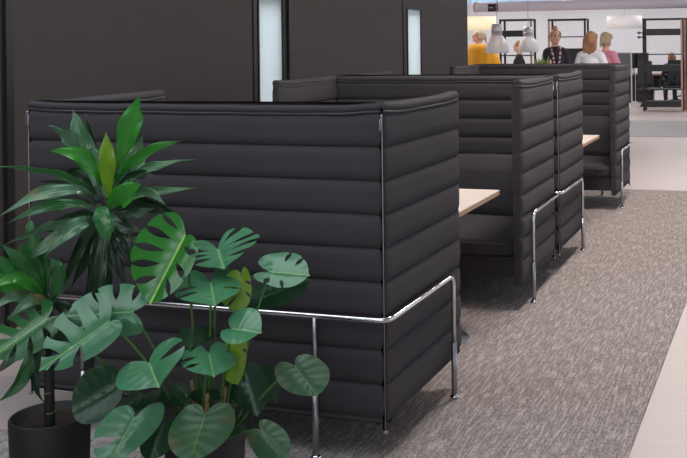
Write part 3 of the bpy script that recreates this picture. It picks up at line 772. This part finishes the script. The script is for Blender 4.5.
# drum shades
def drum(px, y0, y1, wpx, D, m, label):
    k = D/F_PX; b = at(px, y1, D); r = wpx*k/2; h = (y1-y0)*k
    t = empty('drum_lamp', b, 0, label, 'lamp')
    MB().lathe([(r, 0), (r, h), (r-.008, h), (r-.008, 0)], (0, 0, 0), 48, close=True).build('lamp_shade', m, t)
    MB().lathe([(0, h*.82), (r-.01, h*.82), (r-.01, h*.80), (0, h*.80)], (0, 0, 0), 40).build('diffuser', m, t)
    MB().tube([(0, 0, h*.8), (0, 0, ZC-b.z)], .006, 6).build('cord', M_SLEEVE, t)
drum(477, 17, 30, 40, 20, emit('drum_warm', srgb(250, 232, 196), .55), 'cream lit drum lamp at the end of the dark wall')
drum(624.5, 16, 28.5, 35, 23.5, emit('drum_white', srgb(246, 240, 240), .18), 'white drum lamp above the desks right of the pink shirt')

# shelving
M_WOODP = mat('shelf_wood', srgb(176, 138, 122), .5, noise_amt=.1, noise_scale=20)
M_PANEL = mat('shelf_panel', srgb(38, 38, 44), .6)
def shelf(D, px0, px1, ytop, bars, boxes, label, wood=(), depth=.36, extra=None, bottom=0):
    k = D/F_PX; o = at(px0, CY, D); o.z = 0; w = (px1-px0)*k; Z = lambda y: CAM.z-(y-CY)*k
    t = empty('open_shelf', o, 0, label, 'shelf')
    zt = Z(ytop); r = .02
    for x in (0, w):
        for y in (0, depth):
            MB().box(x-r, x+r, y-r, y+r, 0, zt).build('post', M_WOODP if x in ([0]*('l' in wood)+[w]*('r' in wood)) and y == 0 else M_BLACK, t, smooth=False)
    for z in [zt]+[Z(b) for b in bars]:
        MB().box(-r, w+r, -r, depth+r, z-.022, z).build('shelf_board', M_BLACK, t, smooth=False) if z != zt else \
        MB().box(-r, w+r, -r, r, z-.04, z).box(-r, w+r, depth-r, depth+r, z-.04, z).box(-r, r, r, depth-r, z-.04, z).box(w-r, w+r, r, depth-r, z-.04, z).build('top_frame', M_BLACK, t, smooth=False)
    for y0, y1, f0, f1 in boxes:
        MB().box(w*f0+r*(f0 == 0), w*f1-r*(f1 == 1), -.01, depth-.02, Z(y1), Z(y0)).build('box_panel', M_PANEL, t, smooth=False, bevel=.006)
    return t, Z, w
shelf(22, 643.5, 681, 19.5, (55, 90), ((30, 36.5, 0, 1), (66, 72.5, 0, 1), (102, 108, 0, 1)), 'tall black open shelf with dark boxes at the right edge, before the seated woman', wood='r')
shelf(22.3, 685, 725, 19.5, (74,), (), 'wood edged open shelf cut by the right edge of the picture', wood='lr')
shelf(21, 500.5, 532, 18.7, (54.5,), ((30, 36.2, .06, .92),), 'open shelf with one dark box behind the pendant lamps', wood='r')
shelf(21, 549, 585.5, 19, (36.5,), ((48.5, 72, .42, .98),), 'open black shelf behind the woman in dark cardigan', wood='l')

# ------------------------------------------------------------------ people
M_SKIN = mat('skin', srgb(226, 176, 156), .5, Subsurface_Weight=.1)
M_EYE = mat('eye', (.02, .015, .012, 1), .2); M_LIP = mat('lips', srgb(176, 92, 88), .5)
M_SHOE = mat('shoe', (.02, .02, .022, 1), .5)
def remesh(mb, name, m, parent, vox, smooth=4):
    o = mb.build(name, m, parent)
    r = o.modifiers.new('r', 'REMESH'); r.mode = 'VOXEL'; r.voxel_size = vox
    s = o.modifiers.new('s', 'SMOOTH'); s.iterations = smooth; s.factor = .5
    bpy.context.view_layer.update()
    dg = bpy.context.evaluated_depsgraph_get()
    me = bpy.data.meshes.new_from_object(o.evaluated_get(dg)); o.modifiers.clear(); o.data = me
    if not me.materials: me.materials.append(m)
    me.polygons.foreach_set('use_smooth', [True]*len(me.polygons)); me.name = name
    return o
def person(loc, rz, height, label, top_m, leg_m, hair_m, hair='bun', arms=None, sleeve=1.0, sit=None, lean=0, build=1.0, headturn=0):
    """faces -y before rotation; arms: (elbow, wrist) for left and right in metres of a 1.75 m figure"""
    s = height/1.75
    t = empty('person', loc, rz, label, 'person', 'people in the far room')
    V3 = lambda x, y, z: Vector((x*s, y*s, z*s))
    dz = 0 if sit is None else sit-.92
    def sk(y, z): return y+lean*max(0, z-.92)
    def P(x, y, z): return V3(x, sk(y, z), z+dz)
    hip, knee, ank = [], [], []
    for sx in (-1, 1):
        if sit is None:
            hip.append(P(sx*.09, 0, .92)); knee.append(P(sx*.095, -.01, .49)); ank.append(P(sx*.10, .02, .08))
        else:
            hip.append(P(sx*.09, 0, .92)); knee.append(V3(sx*.12, -.42, sit-.02)); ank.append(V3(sx*.12, -.40, max(.08, sit-.44)))
    if arms is None: arms = (((.24, .02, 1.14), (.25, -.10, .90)), ((-.24, .02, 1.14), (-.25, -.10, .90)))
    def torso(g, chest=1.0):
        b = MB()
        b.ell(P(0, 0, .96), (s*(.155+g), s*(.11+g), s*.13), n=18)
        b.ell(P(0, 0, 1.12), (s*(.125*build+g), s*(.092+g), s*.18), n=18)
        b.ell(P(0, 0, 1.29), (s*(.158*build+g), s*(.108+g), s*.16), n=18)
        b.cap(P(-.135*build, .01, 1.405), s*(.058+g), P(.135*build, .01, 1.405), s*(.058+g))
        b.cap(P(0, 0, 1.38), s*(.075+g), P(0, .005, 1.44), s*(.055+g))
        return b
    def arm(b, g, frac):
        for (e, w), sx in zip(arms, (1, -1)):
            sh = P(sx*.165*build, .01, 1.40); el = P(*e); wr = P(*w)
            if frac <= .5:
                q = sh.lerp(el, frac*2); b.cap(sh, s*(.050+g), q, s*(.043+g*1.3))
            else:
                b.cap(sh, s*(.050+g), el, s*(.040+g)); q = el.lerp(wr, frac*2-1); b.cap(el, s*(.040+g), q, s*(.030+g))
    b = torso(0); arm(b, 0, 1.0)
    hc = P(0, -.012, 1.632); R = Matrix.Rotation(headturn, 3, 'Z'); H = lambda x, y, z: hc+R @ V3(x, y, z)
    b.cap(P(0, .01, 1.42), s*.052, H(0, .02, -.07), s*.05)
    b.ell(H(0, .008, .012), (s*.074, s*.092, s*.102), R, n=20, m=14); b.ell(H(0, -.028, -.052), (s*.054, s*.058, s*.058), R, n=16)
    b.ell(H(0, -.084, -.072), (s*.020, s*.016, s*.016), R); b.ell(H(0, -.092, -.012), (s*.012, s*.018, s*.022), R)
    b.ell(H(0, -.086, .012), (s*.010, s*.012, s*.026), R)
    for sx in (-1, 1): b.ell(H(sx*.076, .008, -.008), (s*.010, s*.018, s*.028), R)
    for i in (0, 1):
        b.cap(hip[i], s*.088, knee[i], s*.058, 14); b.cap(knee[i], s*.055, ank[i], s*.038, 12)
        b.cap(ank[i]+V3(0, .03, -.04), s*.032, ank[i]+V3(0, -.14, -.048), s*.028)
    for (e, w), sx in zip(arms, (1, -1)):       # hands
        el, wr = P(*e), P(*w); d = (wr-el).normalized(); sd = d.cross(Vector((sx, 0, .3))).normalized(); nn = d.cross(sd)
        pc = wr+d*s*.045
        b.cap(wr, s*.027, pc, s*.030)
        b.ell(pc+sd*s*.012, s*.026); b.ell(pc-sd*s*.014, s*.026)
        for k, (off, ln) in enumerate(((.030, .070), (.011, .082), (-.009, .076), (-.028, .058))):
            r0 = pc+d*s*.022+sd*s*off; m1 = r0+d*s*ln*.55+nn*s*.008*sx; m2 = r0+d*s*ln*.9+nn*s*.030*sx
            b.cap(r0, s*.010, m1, s*.0095, 8); b.cap(m1, s*.0095, m2, s*.0085, 8)
        t0 = wr+d*s*.02+sd*s*.026; t1 = t0+(d*.5+sd*.8)*s*.035; t2 = t1+(d*.9+sd*.2)*s*.03
        b.cap(t0, s*.012, t1, s*.011, 8); b.cap(t1, s*.011, t2, s*.009, 8)
    body = remesh(b, 'body', M_SKIN, t, .0075*s, 3)
    b = torso(.014); arm(b, .012, sleeve); remesh(b, 'shirt', top_m, t, .011*s, 4)
    b = MB(); b.ell(P(0, 0, .95), (s*.168, s*.124, s*.11), n=18)
    for i in (0, 1): b.cap(hip[i], s*.100, knee[i], s*.073, 14); b.cap(knee[i], s*.071, ank[i]+V3(0, 0, .02), s*.056, 12)
    remesh(b, 'trousers', leg_m, t, .011*s, 4)
    for i in (0, 1):
        b = MB(); b.cap(ank[i]+V3(0, .03, -.038), s*.041, ank[i]+V3(0, -.15, -.046), s*.034); b.cap(ank[i]+V3(0, .01, 0), s*.046, ank[i]+V3(0, .02, -.03), s*.044)
        remesh(b, 'shoe', M_SHOE, t, .009*s, 3)
    for sx in (-1, 1):
        MB().ell(H(sx*.029, -.078, .012), (s*.011, s*.008, s*.007), R).build('eye', M_EYE, t)
        MB().ell(H(sx*.030, -.083, .034), (s*.016, s*.005, s*.004), R).build('eyebrow', hair_m, t)
    MB().ell(H(0, -.084, -.045), (s*.024, s*.006, s*.007), R).build('mouth', M_LIP, t)
    h = MB(); h.ell(H(0, .024, .030), (s*.083, s*.090, s*.098), R, n=20, m=14)
    h.ell(H(0, .035, -.02), (s*.080, s*.080, s*.085), R, n=18)
    for sx in (-1, 1): h.ell(H(sx*.066, -.010, .045), (s*.024, s*.050, s*.05), R)
    if hair == 'bun': h.ell(H(0, .02, .135), (s*.042, s*.042, s*.045), R)
    if hair == 'tail':
        h.ell(H(0, .115, .03), (s*.03, s*.03, s*.03), R); h.cap(H(0, .125, .03), s*.028, H(0, .155, -.10), s*.016)
    if hair == 'long':
        for x, z in ((-.05, -.16), (0, -.19), (.05, -.16), (-.078, -.13), (.078, -.13)): h.cap(H(x*.9, .055, .0), s*.037, H(x*1.05, .075, z), s*.028)
    remesh(h, 'hair', hair_m, t, .010*s, 3)
    return t, H, P
def footing(px, D):
    p = at(px, CY, D); return (p.x, p.y, .006 if 16.5 < D < 20 else 0)
hair_blond = mat('hair_blond', srgb(176, 138, 92), .5, noise_amt=.3, noise_scale=60); hair_brown = mat('hair_brown', srgb(132, 88, 58), .5, noise_amt=.3, noise_scale=60)
hair_light = mat('hair_light_brown', srgb(170, 124, 90), .5, noise_amt=.3, noise_scale=60); hair_ash = mat('hair_ash', srgb(178, 160, 132), .5, noise_amt=.3, noise_scale=60)
navy = mat('navy_knit', srgb(44, 46, 58), .85); white_t = mat('white_cotton', srgb(238, 240, 248), .8); pink_t = mat('pink_cotton', srgb(226, 150, 174), .8)
black_t = mat('black_wool', srgb(30, 30, 34), .85); jeans = mat('dark_jeans', srgb(44, 48, 64), .85); rose = mat('rose_top', srgb(214, 160, 160), .8)
face_cam = -.28
t, H, P = person(footing(555.5, 15.4), -YAW+.05+.55, 1.79, 'smiling standing person with a high hair bun, dark cardigan and patterned scarf', navy, jeans, hair_blond, 'bun', build=.82,
       arms=(((.20, .02, 1.14), (.08, -.24, 1.10)), ((-.20, .02, 1.14), (-.13, -.24, 1.22))), headturn=.15)
scf = MB()
for sx in (-1, 1): scf.tube([P(0, .06, 1.50), P(sx*.075, .0, 1.475), P(sx*.055, -.115, 1.36), P(sx*.035, -.135, 1.20), P(sx*.03, -.135, 1.04)], .017, 8)
def scarf_mat():
    m = mat('scarf', srgb(210, 190, 190), .8); nt = m.node_tree; N = nt.nodes
    tc = N.new('ShaderNodeTexCoord'); w = N.new('ShaderNodeTexWave'); w.inputs['Scale'].default_value = 5; w.inputs['Distortion'].default_value = 6; w.bands_direction = 'Z'
    nt.links.new(tc.outputs['Object'], w.inputs[0]); r = N.new('ShaderNodeValToRGB'); r.color_ramp.elements[0].color = srgb(60, 60, 90); r.color_ramp.elements[1].color = srgb(235, 220, 215)
    e = r.color_ramp.elements.new(.5); e.color = srgb(190, 110, 110)
    nt.links.new(w.outputs[0], r.inputs[0]); nt.links.new(r.outputs[0], N['Principled BSDF'].inputs['Base Color']); return m
scf.build('scarf', scarf_mat(), t)
person(footing(591, 13.6), PI-YAW+.1, 1.735, 'standing person seen from behind, white t-shirt, long light brown hair', white_t, jeans, hair_light, 'long',
       arms=(((.24, .0, 1.16), (.22, -.20, 1.08)), ((-.24, .0, 1.16), (-.22, -.20, 1.08))), sleeve=.42, build=.92)
person(footing(606, 14.3), PI-YAW-.15, 1.73, 'standing person seen from behind, pink t-shirt, tied fair hair', pink_t, jeans, hair_ash, 'tail',
       arms=(((.21, .0, 1.16), (.14, -.22, 1.10)), ((-.24, .0, 1.16), (-.16, -.2, 1.12))), sleeve=.45, build=.85)
person(footing(478.5, 17.7), -YAW-.75, 1.83, 'fair haired person with a ponytail standing behind the orange armchair', rose, jeans, hair_ash, 'tail')
pm = footing(519, 19.2)
person(pm, -YAW-1.1, 1.74, 'seated person in a dark suit between the two pendant lamps', black_t, black_t, hair_light, 'short', sit=.80)
pw = footing(671.5, 24.6)
person(pw, PI-YAW+.5, 1.70, 'seated person with long brown hair at the desk behind the black shelf', black_t, jeans, hair_brown, 'long', sit=.50)

# stool, office chairs, armchair
def stool(p, label):
    t = empty('stool', p, 0, label, 'stool')
    MB().lathe([(0, .65), (.17, .65), (.18, .665), (.17, .69), (0, .69)], (0, 0, 0), 24).build('seat', M_PANEL, t)
    for k in range(4):
        a = PI/4+k*PI/2; MB().tube([(.12*math.cos(a), .12*math.sin(a), .651), (.2*math.cos(a), .2*math.sin(a), .0)], .012, 8).build('leg', M_BLACK, t)
stool(pm, 'dark stool under the seated person in a dark suit')
def office_chair(p, rz, label):
    t = empty('office_chair', p, rz, label, 'chair', 'office chairs at the desks')
    MB().box(-.24, .24, -.24, .22, .40, .455).build('seat', M_PANEL, t, bevel=.03)
    bk = MB(); vs = []
    bk.box(-.22, .22, .215, .265, .55, 1.12).build('backrest', M_PANEL, t, bevel=.03)
    MB().tube([(0, .17, .41), (0, .285, .46), (0, .29, .75)], .02, 8).build('back_support', M_BLACK, t)
    for sx in (-1, 1): MB().tube([(sx*.245, .05, .43), (sx*.29, .05, .45), (sx*.29, .05, .66), (sx*.29, -.16, .67)], .016, 8).build('armrest', M_BLACK, t)
    MB().tube([(0, 0, .10), (0, 0, .41)], .028, 10).build('column', M_BLACK, t)
    for k in range(5):
        a = 2*PI*k/5; l = MB().tube([(0, 0, .12), (.29*math.cos(a), .29*math.sin(a), .075)], [.03, .018], 8).build('leg', M_BLACK, t)
        MB().ell((.29*math.cos(a), .29*math.sin(a), .03), (.026, .026, .03)).build('caster', M_BLACK, l)
pc_ = Vector(pw)+Vector((.12, -.30, 0)); office_chair(pc_, PI-YAW+.5, 'dark office chair under the seated person behind the black shelf')
office_chair(footing(651, 23.6), PI-.6, 'empty dark office chair behind the left half of the black shelf')
office_chair(footing(687, 26.5), PI+.3, 'dark office chair at the right picture edge')
# orange high-back armchair
o_m = mat('orange_felt', srgb(255, 180, 48), .75, bump=.15, bump_scale=200)
p = footing(486, 17.0)
t = empty('armchair', p, -.2+PI, 'orange high back armchair with vertical channels behind the left pendant lamp', 'armchair')
hw = .33; mb = MB(); n = 72
pts = []
for i in range(n+1):                      # curved shell seen from outside: wraps round the seat
    a = PI*i/n; x = -hw*math.cos(a); y = .36*math.sin(a)
    b = 1+.035*abs(math.sin(i*PI/9))
    pts.append((x*b, y*b))
lv = []
for k in range(15):
    z = .16+k*(1.57-.16)/14
    lv.append(z)
vs = []; fs = []
for side in (0, 1):
    for k, z in enumerate(lv):
        for i in range(n+1):
            a = PI*i/n; f = 1-.07*side*2
            dip = .42*(1-math.sin(a))**2*max(0, (z-.16)/1.41)
            g = 1-.10*max(0, (k-11)/3)**2
            vs.append((pts[i][0]*f*g, pts[i][1]*f*g, z-dip))
q = n+1; S = len(lv)*q
for k in range(len(lv)-1):
    for i in range(n):
        fs.append((k*q+i, k*q+i+1, (k+1)*q+i+1, (k+1)*q+i)); fs.append((S+k*q+i, S+(k+1)*q+i, S+(k+1)*q+i+1, S+k*q+i+1))
for i in range(n):
    k = len(lv)-1; fs.append((k*q+i, k*q+i+1, S+k*q+i+1, S+k*q+i)); fs.append((i, S+i, S+i+1, i+1))
for k in range(len(lv)-1):
    fs.append((k*q, (k+1)*q, S+(k+1)*q, S+k*q)); fs.append((k*q+n, S+k*q+n, S+(k+1)*q+n, (k+1)*q+n))
mb.add(vs, fs); mb.build('backrest', o_m, t)
MB().box(-.25, .25, -.28, .22, .28, .44).build('seat', o_m, t, bevel=.04)
for sx in (-1, 1):
    for y in (-.2, .2): MB().tube([(sx*.2, y, .29), (sx*.22, y*1.1, 0)], .014, 8).build('leg', M_BLACK, t)

# desks with screens
def desk(p, w, d, label):
    t = empty('desk', p, 0, label, 'desk')
    MB().box(0, w, 0, d, .715, .745).build('desk_top', mat('desk_top', srgb(150, 112, 92), .5), t, smooth=False)
    for x in (.08, w-.08):
        for y in (.06, d-.06):
            MB().box(x-.045, x+.045, y-.03, y+.03, 0, .715).build('leg', M_BLACK, t, smooth=False)
    pd = MB().box(.22, .64, .12, .67, .03, .715).build('drawer_pedestal', M_PANEL, t, smooth=False, bevel=.006)
    for k in range(3): MB().box(.23, .63, .105, .12, .05+k*.21, .24+k*.21).build('drawer', M_BLACK, pd, smooth=False, bevel=.003)
    MB().box(.66, w-.13, d*.5-.01, d*.5+.01, .35, .70).build('modesty_panel', M_PANEL, t, smooth=False)
D0 = 25.2
dp = at(626, CY, D0); dp.z = 0
desk(dp, 2.0, .8, 'wooden topped office desk with black legs left of the black shelf')
def monitor(px, D, rz, w, h, label):
    p = at(px, CY, D); p.z = .745
    t = empty('monitor', p, rz, label, 'monitor', 'monitors on the desk')
    MB().box(-w/2, w/2, -.02, .02, .14, .14+h).build('screen', M_BLACK, t, smooth=False, bevel=.006)
    MB().box(-.03, .03, .02, .045, .02, .34).build('stand', M_SLEEVE, t, smooth=False)
    MB().box(-.12, .12, -.06, .12, 0, .016).build('foot', M_SLEEVE, t, smooth=False, bevel=.004)
monitor(634.5, 25.5, 1.25, .54, .40, 'dark screen turned edge on, left of two on the desk')
monitor(642.5, 25.7, 1.15, .54, .40, 'dark screen turned edge on, next to the black shelf')
p = at(624, CY, 24.0); p.z = 0
t = empty('desk_screen', p, 0, 'grey framed partition behind the person in the pink t-shirt', 'screen')
MB().box(-.16, .16, -.02, .02, .75, 1.30).build('panel', mat('screen_grey', srgb(96, 104, 110), .6), t, smooth=False)
fr = MB().box(-.19, -.16, -.025, .025, 0, 1.33).box(.16, .19, -.025, .025, 0, 1.33).box(-.16, .16, -.025, .025, 1.30, 1.33)
fr.build('frame', mat('screen_frame', srgb(205, 205, 208), .5), t, smooth=False)
p = at(651.5, CY, 26.2); p.z = .745
tag(MB().box(-.09, .09, -.04, .04, 0, .02).build('phone_base', M_BLACK, None), 'x', 'y')
bpy.data.objects.remove(bpy.data.objects['phone_base'])
# wall lamps beside the shelf
for y, lab in ((32.8, 'upper small grey clamp lamp at the left post of the black shelf'), (37.2, 'lower small grey clamp lamp at the left post of the black shelf')):
    q = at(641.6, y, 21.95)
    t = empty('clamp_lamp', q, 0, lab, 'lamp')
    MB().tube([(.062, .05, 0), (-.05, -.02, 0)], .012, 8).build('arm', M_BLACK, t)
    MB().lathe([(0, -.03), (.03, -.03), (.04, .03), (0, .03)], (-.06, -.02, 0), 16).build('lamp_head', mat('lamp_grey', srgb(90, 94, 104), .4), t)
# high table with greenery and the glass the standing woman holds
hp = footing(548, 14.6)
t = empty('high_table', hp, 0, 'pale high table in front of the person with the hair bun', 'table')
MB().box(-.9, .35, -.25, .30, .985, 1.02).build('table_top', M_TABLE, t, smooth=False, bevel=.004)
for x in (-.8, .25):
    for y in (-.2, .25): MB().box(x-.025, x+.025, y-.025, y+.025, 0, .985).build('leg', M_BLACK, t, smooth=False)
m_herb = mat('herb_green', srgb(120, 150, 74), .5)
def herb(px, D, z, n, sp, label):
    p = at(px, CY, D); p.z = z
    t = empty('potted_herb', p, 0, label, 'plant', 'small plants on the high table')
    MB().lathe([(0, 0), (.045, 0), (.058, .09), (.05, .09), (.045, .07), (0, .07)], (0, 0, 0), 20).build('pot', M_POT, t)
    for i in range(n):
        a = random.uniform(0, 6.28); r = random.uniform(.03, sp); zz = random.uniform(.18, .36)
        st = Vector((.02*math.cos(a), .02*math.sin(a), .07)); e = Vector((r*math.cos(a), r*math.sin(a), zz)); d = (e-st).normalized(); s_ = d.cross(Vector((0, 0, 1))).normalized()*.03
        mb = MB(); mid = st.lerp(e, .75)
        mb.add([st, mid-s_, e+d*.03, mid+s_, mid+Vector((0, 0, .012))], [(0, 1, 4), (1, 2, 4), (2, 3, 4), (3, 0, 4)])
        mb.build('leaf', m_herb, t)
herb(536.5, 14.5, 1.02, 16, .12, 'small leafy plant on the high table, left one')
herb(543.0, 14.65, 1.02, 14, .10, 'small leafy plant on the high table, next to the standing person')

# ------------------------------------------------------------------ lights
def lamp(name, kind, loc, rot, energy, col=(1, 1, 1), size=1, sy=None, spot=None):
    l = bpy.data.lights.new(name, kind); l.energy = energy; l.color = col
    if kind == 'AREA':
        l.shape = 'RECTANGLE'; l.size = size; l.size_y = sy or size
    else: l.shadow_soft_size = size
    if spot: l.spot_size = spot; l.spot_blend = .6
    o = bpy.data.objects.new(name, l); C.objects.link(o); o.location = loc; o.rotation_euler = rot
    return o
def ceiling_lamp(x, y, w, d, energy, col, label):
    t = empty('ceiling_lamp', (x, y, ZC), 0, label, 'lamp', 'ceiling lamps')
    MB().box(-w/2-.03, w/2+.03, -d/2-.03, d/2+.03, -.05, 0).build('housing', M_WHITE, t, smooth=False)
    o = lamp('lamp_light', 'AREA', (0, 0, -.055), (0, 0, 0), energy, col, w, d); o.parent = t
WARM = (1, .89, .80); COOL = (.96, .97, 1)
for x in (-9.5, -6.5, -3.5, -.5):
    for y in (13, 17, 21, 24.6): ceiling_lamp(x, y, 1.6, .6, FAR_E, (1, .97, .95), 'added white ceiling lamp over the far room, out of view')  # unseen lamps added to brighten the far room
for y in (2.4, 5.2, 8.2): ceiling_lamp(.38, y, .5, .5, WALK_E, WARM, 'warm ceiling lamp over the walkway beside the sofas')
for y in (1.6, 5.3): ceiling_lamp(-1.2, y, 1.2, .5, SOFA_E, (.95, .97, 1), 'added neutral ceiling lamp over the sofas, out of view')  # unseen lamps added for soft top light on the sofas
for x in (-1.1,): ceiling_lamp(x, -2.6, 1.2, .5, NEAR_E, (.95, .97, 1), 'added neutral ceiling lamp over the plants, out of view')  # unseen lamp added for top light on the near panel's ribs
t = struct(empty('window_12', (-1.2, -1.3, ZC)))
fr = MB()
for a in (-1.8, 0, 1.8): fr.box(a-.03, a+.03, -1.8, 1.8, -.04, 0)
fr.box(-1.8, 1.8, -1.83, -1.77, -.04, 0).box(-1.8, 1.8, 1.77, 1.83, -.04, 0)
fr.build('window_frame', M_WHITE, t, smooth=False)
lamp('skylight', 'AREA', (-1.2, -1.3, ZC-.045), (0, 0, 0), SKY_E, (.88, .94, 1), 3.6, 3.6)
lamp('meeting_room_light', 'AREA', (XW-1.6, 6.0, 3.1), (0, 0, 0), 260, (.9, .97, 1), 2.0, 7.0)
for i, y0 in enumerate((0, 5, 10, 15, 20)):
    lamp('window_area_light', 'AREA', (XR+.2, y0+2.2, 1.65), (0, PI/2, 0), WIN_E, COOL, 2.5, 4.3)
for x0 in (-5, 0):
    lamp('window_area_light', 'AREA', (x0+2.2, YF-.25, 2.3), (PI/2, 0, 0), FRONT_E, (.93, .96, 1), 4.3, 1.6)  # frontal light added for the sofa back and the leaves
w = bpy.data.worlds.new('world'); sc.world = w; w.use_nodes = True
bg = w.node_tree.nodes['Background']; bg.inputs[0].default_value = (.62, .80, 1, 1); bg.inputs[1].default_value = 1.0
sc.view_settings.view_transform = 'Standard'; sc.view_settings.look = 'None'; sc.view_settings.gamma = 1; sc.view_settings.exposure = EXPO
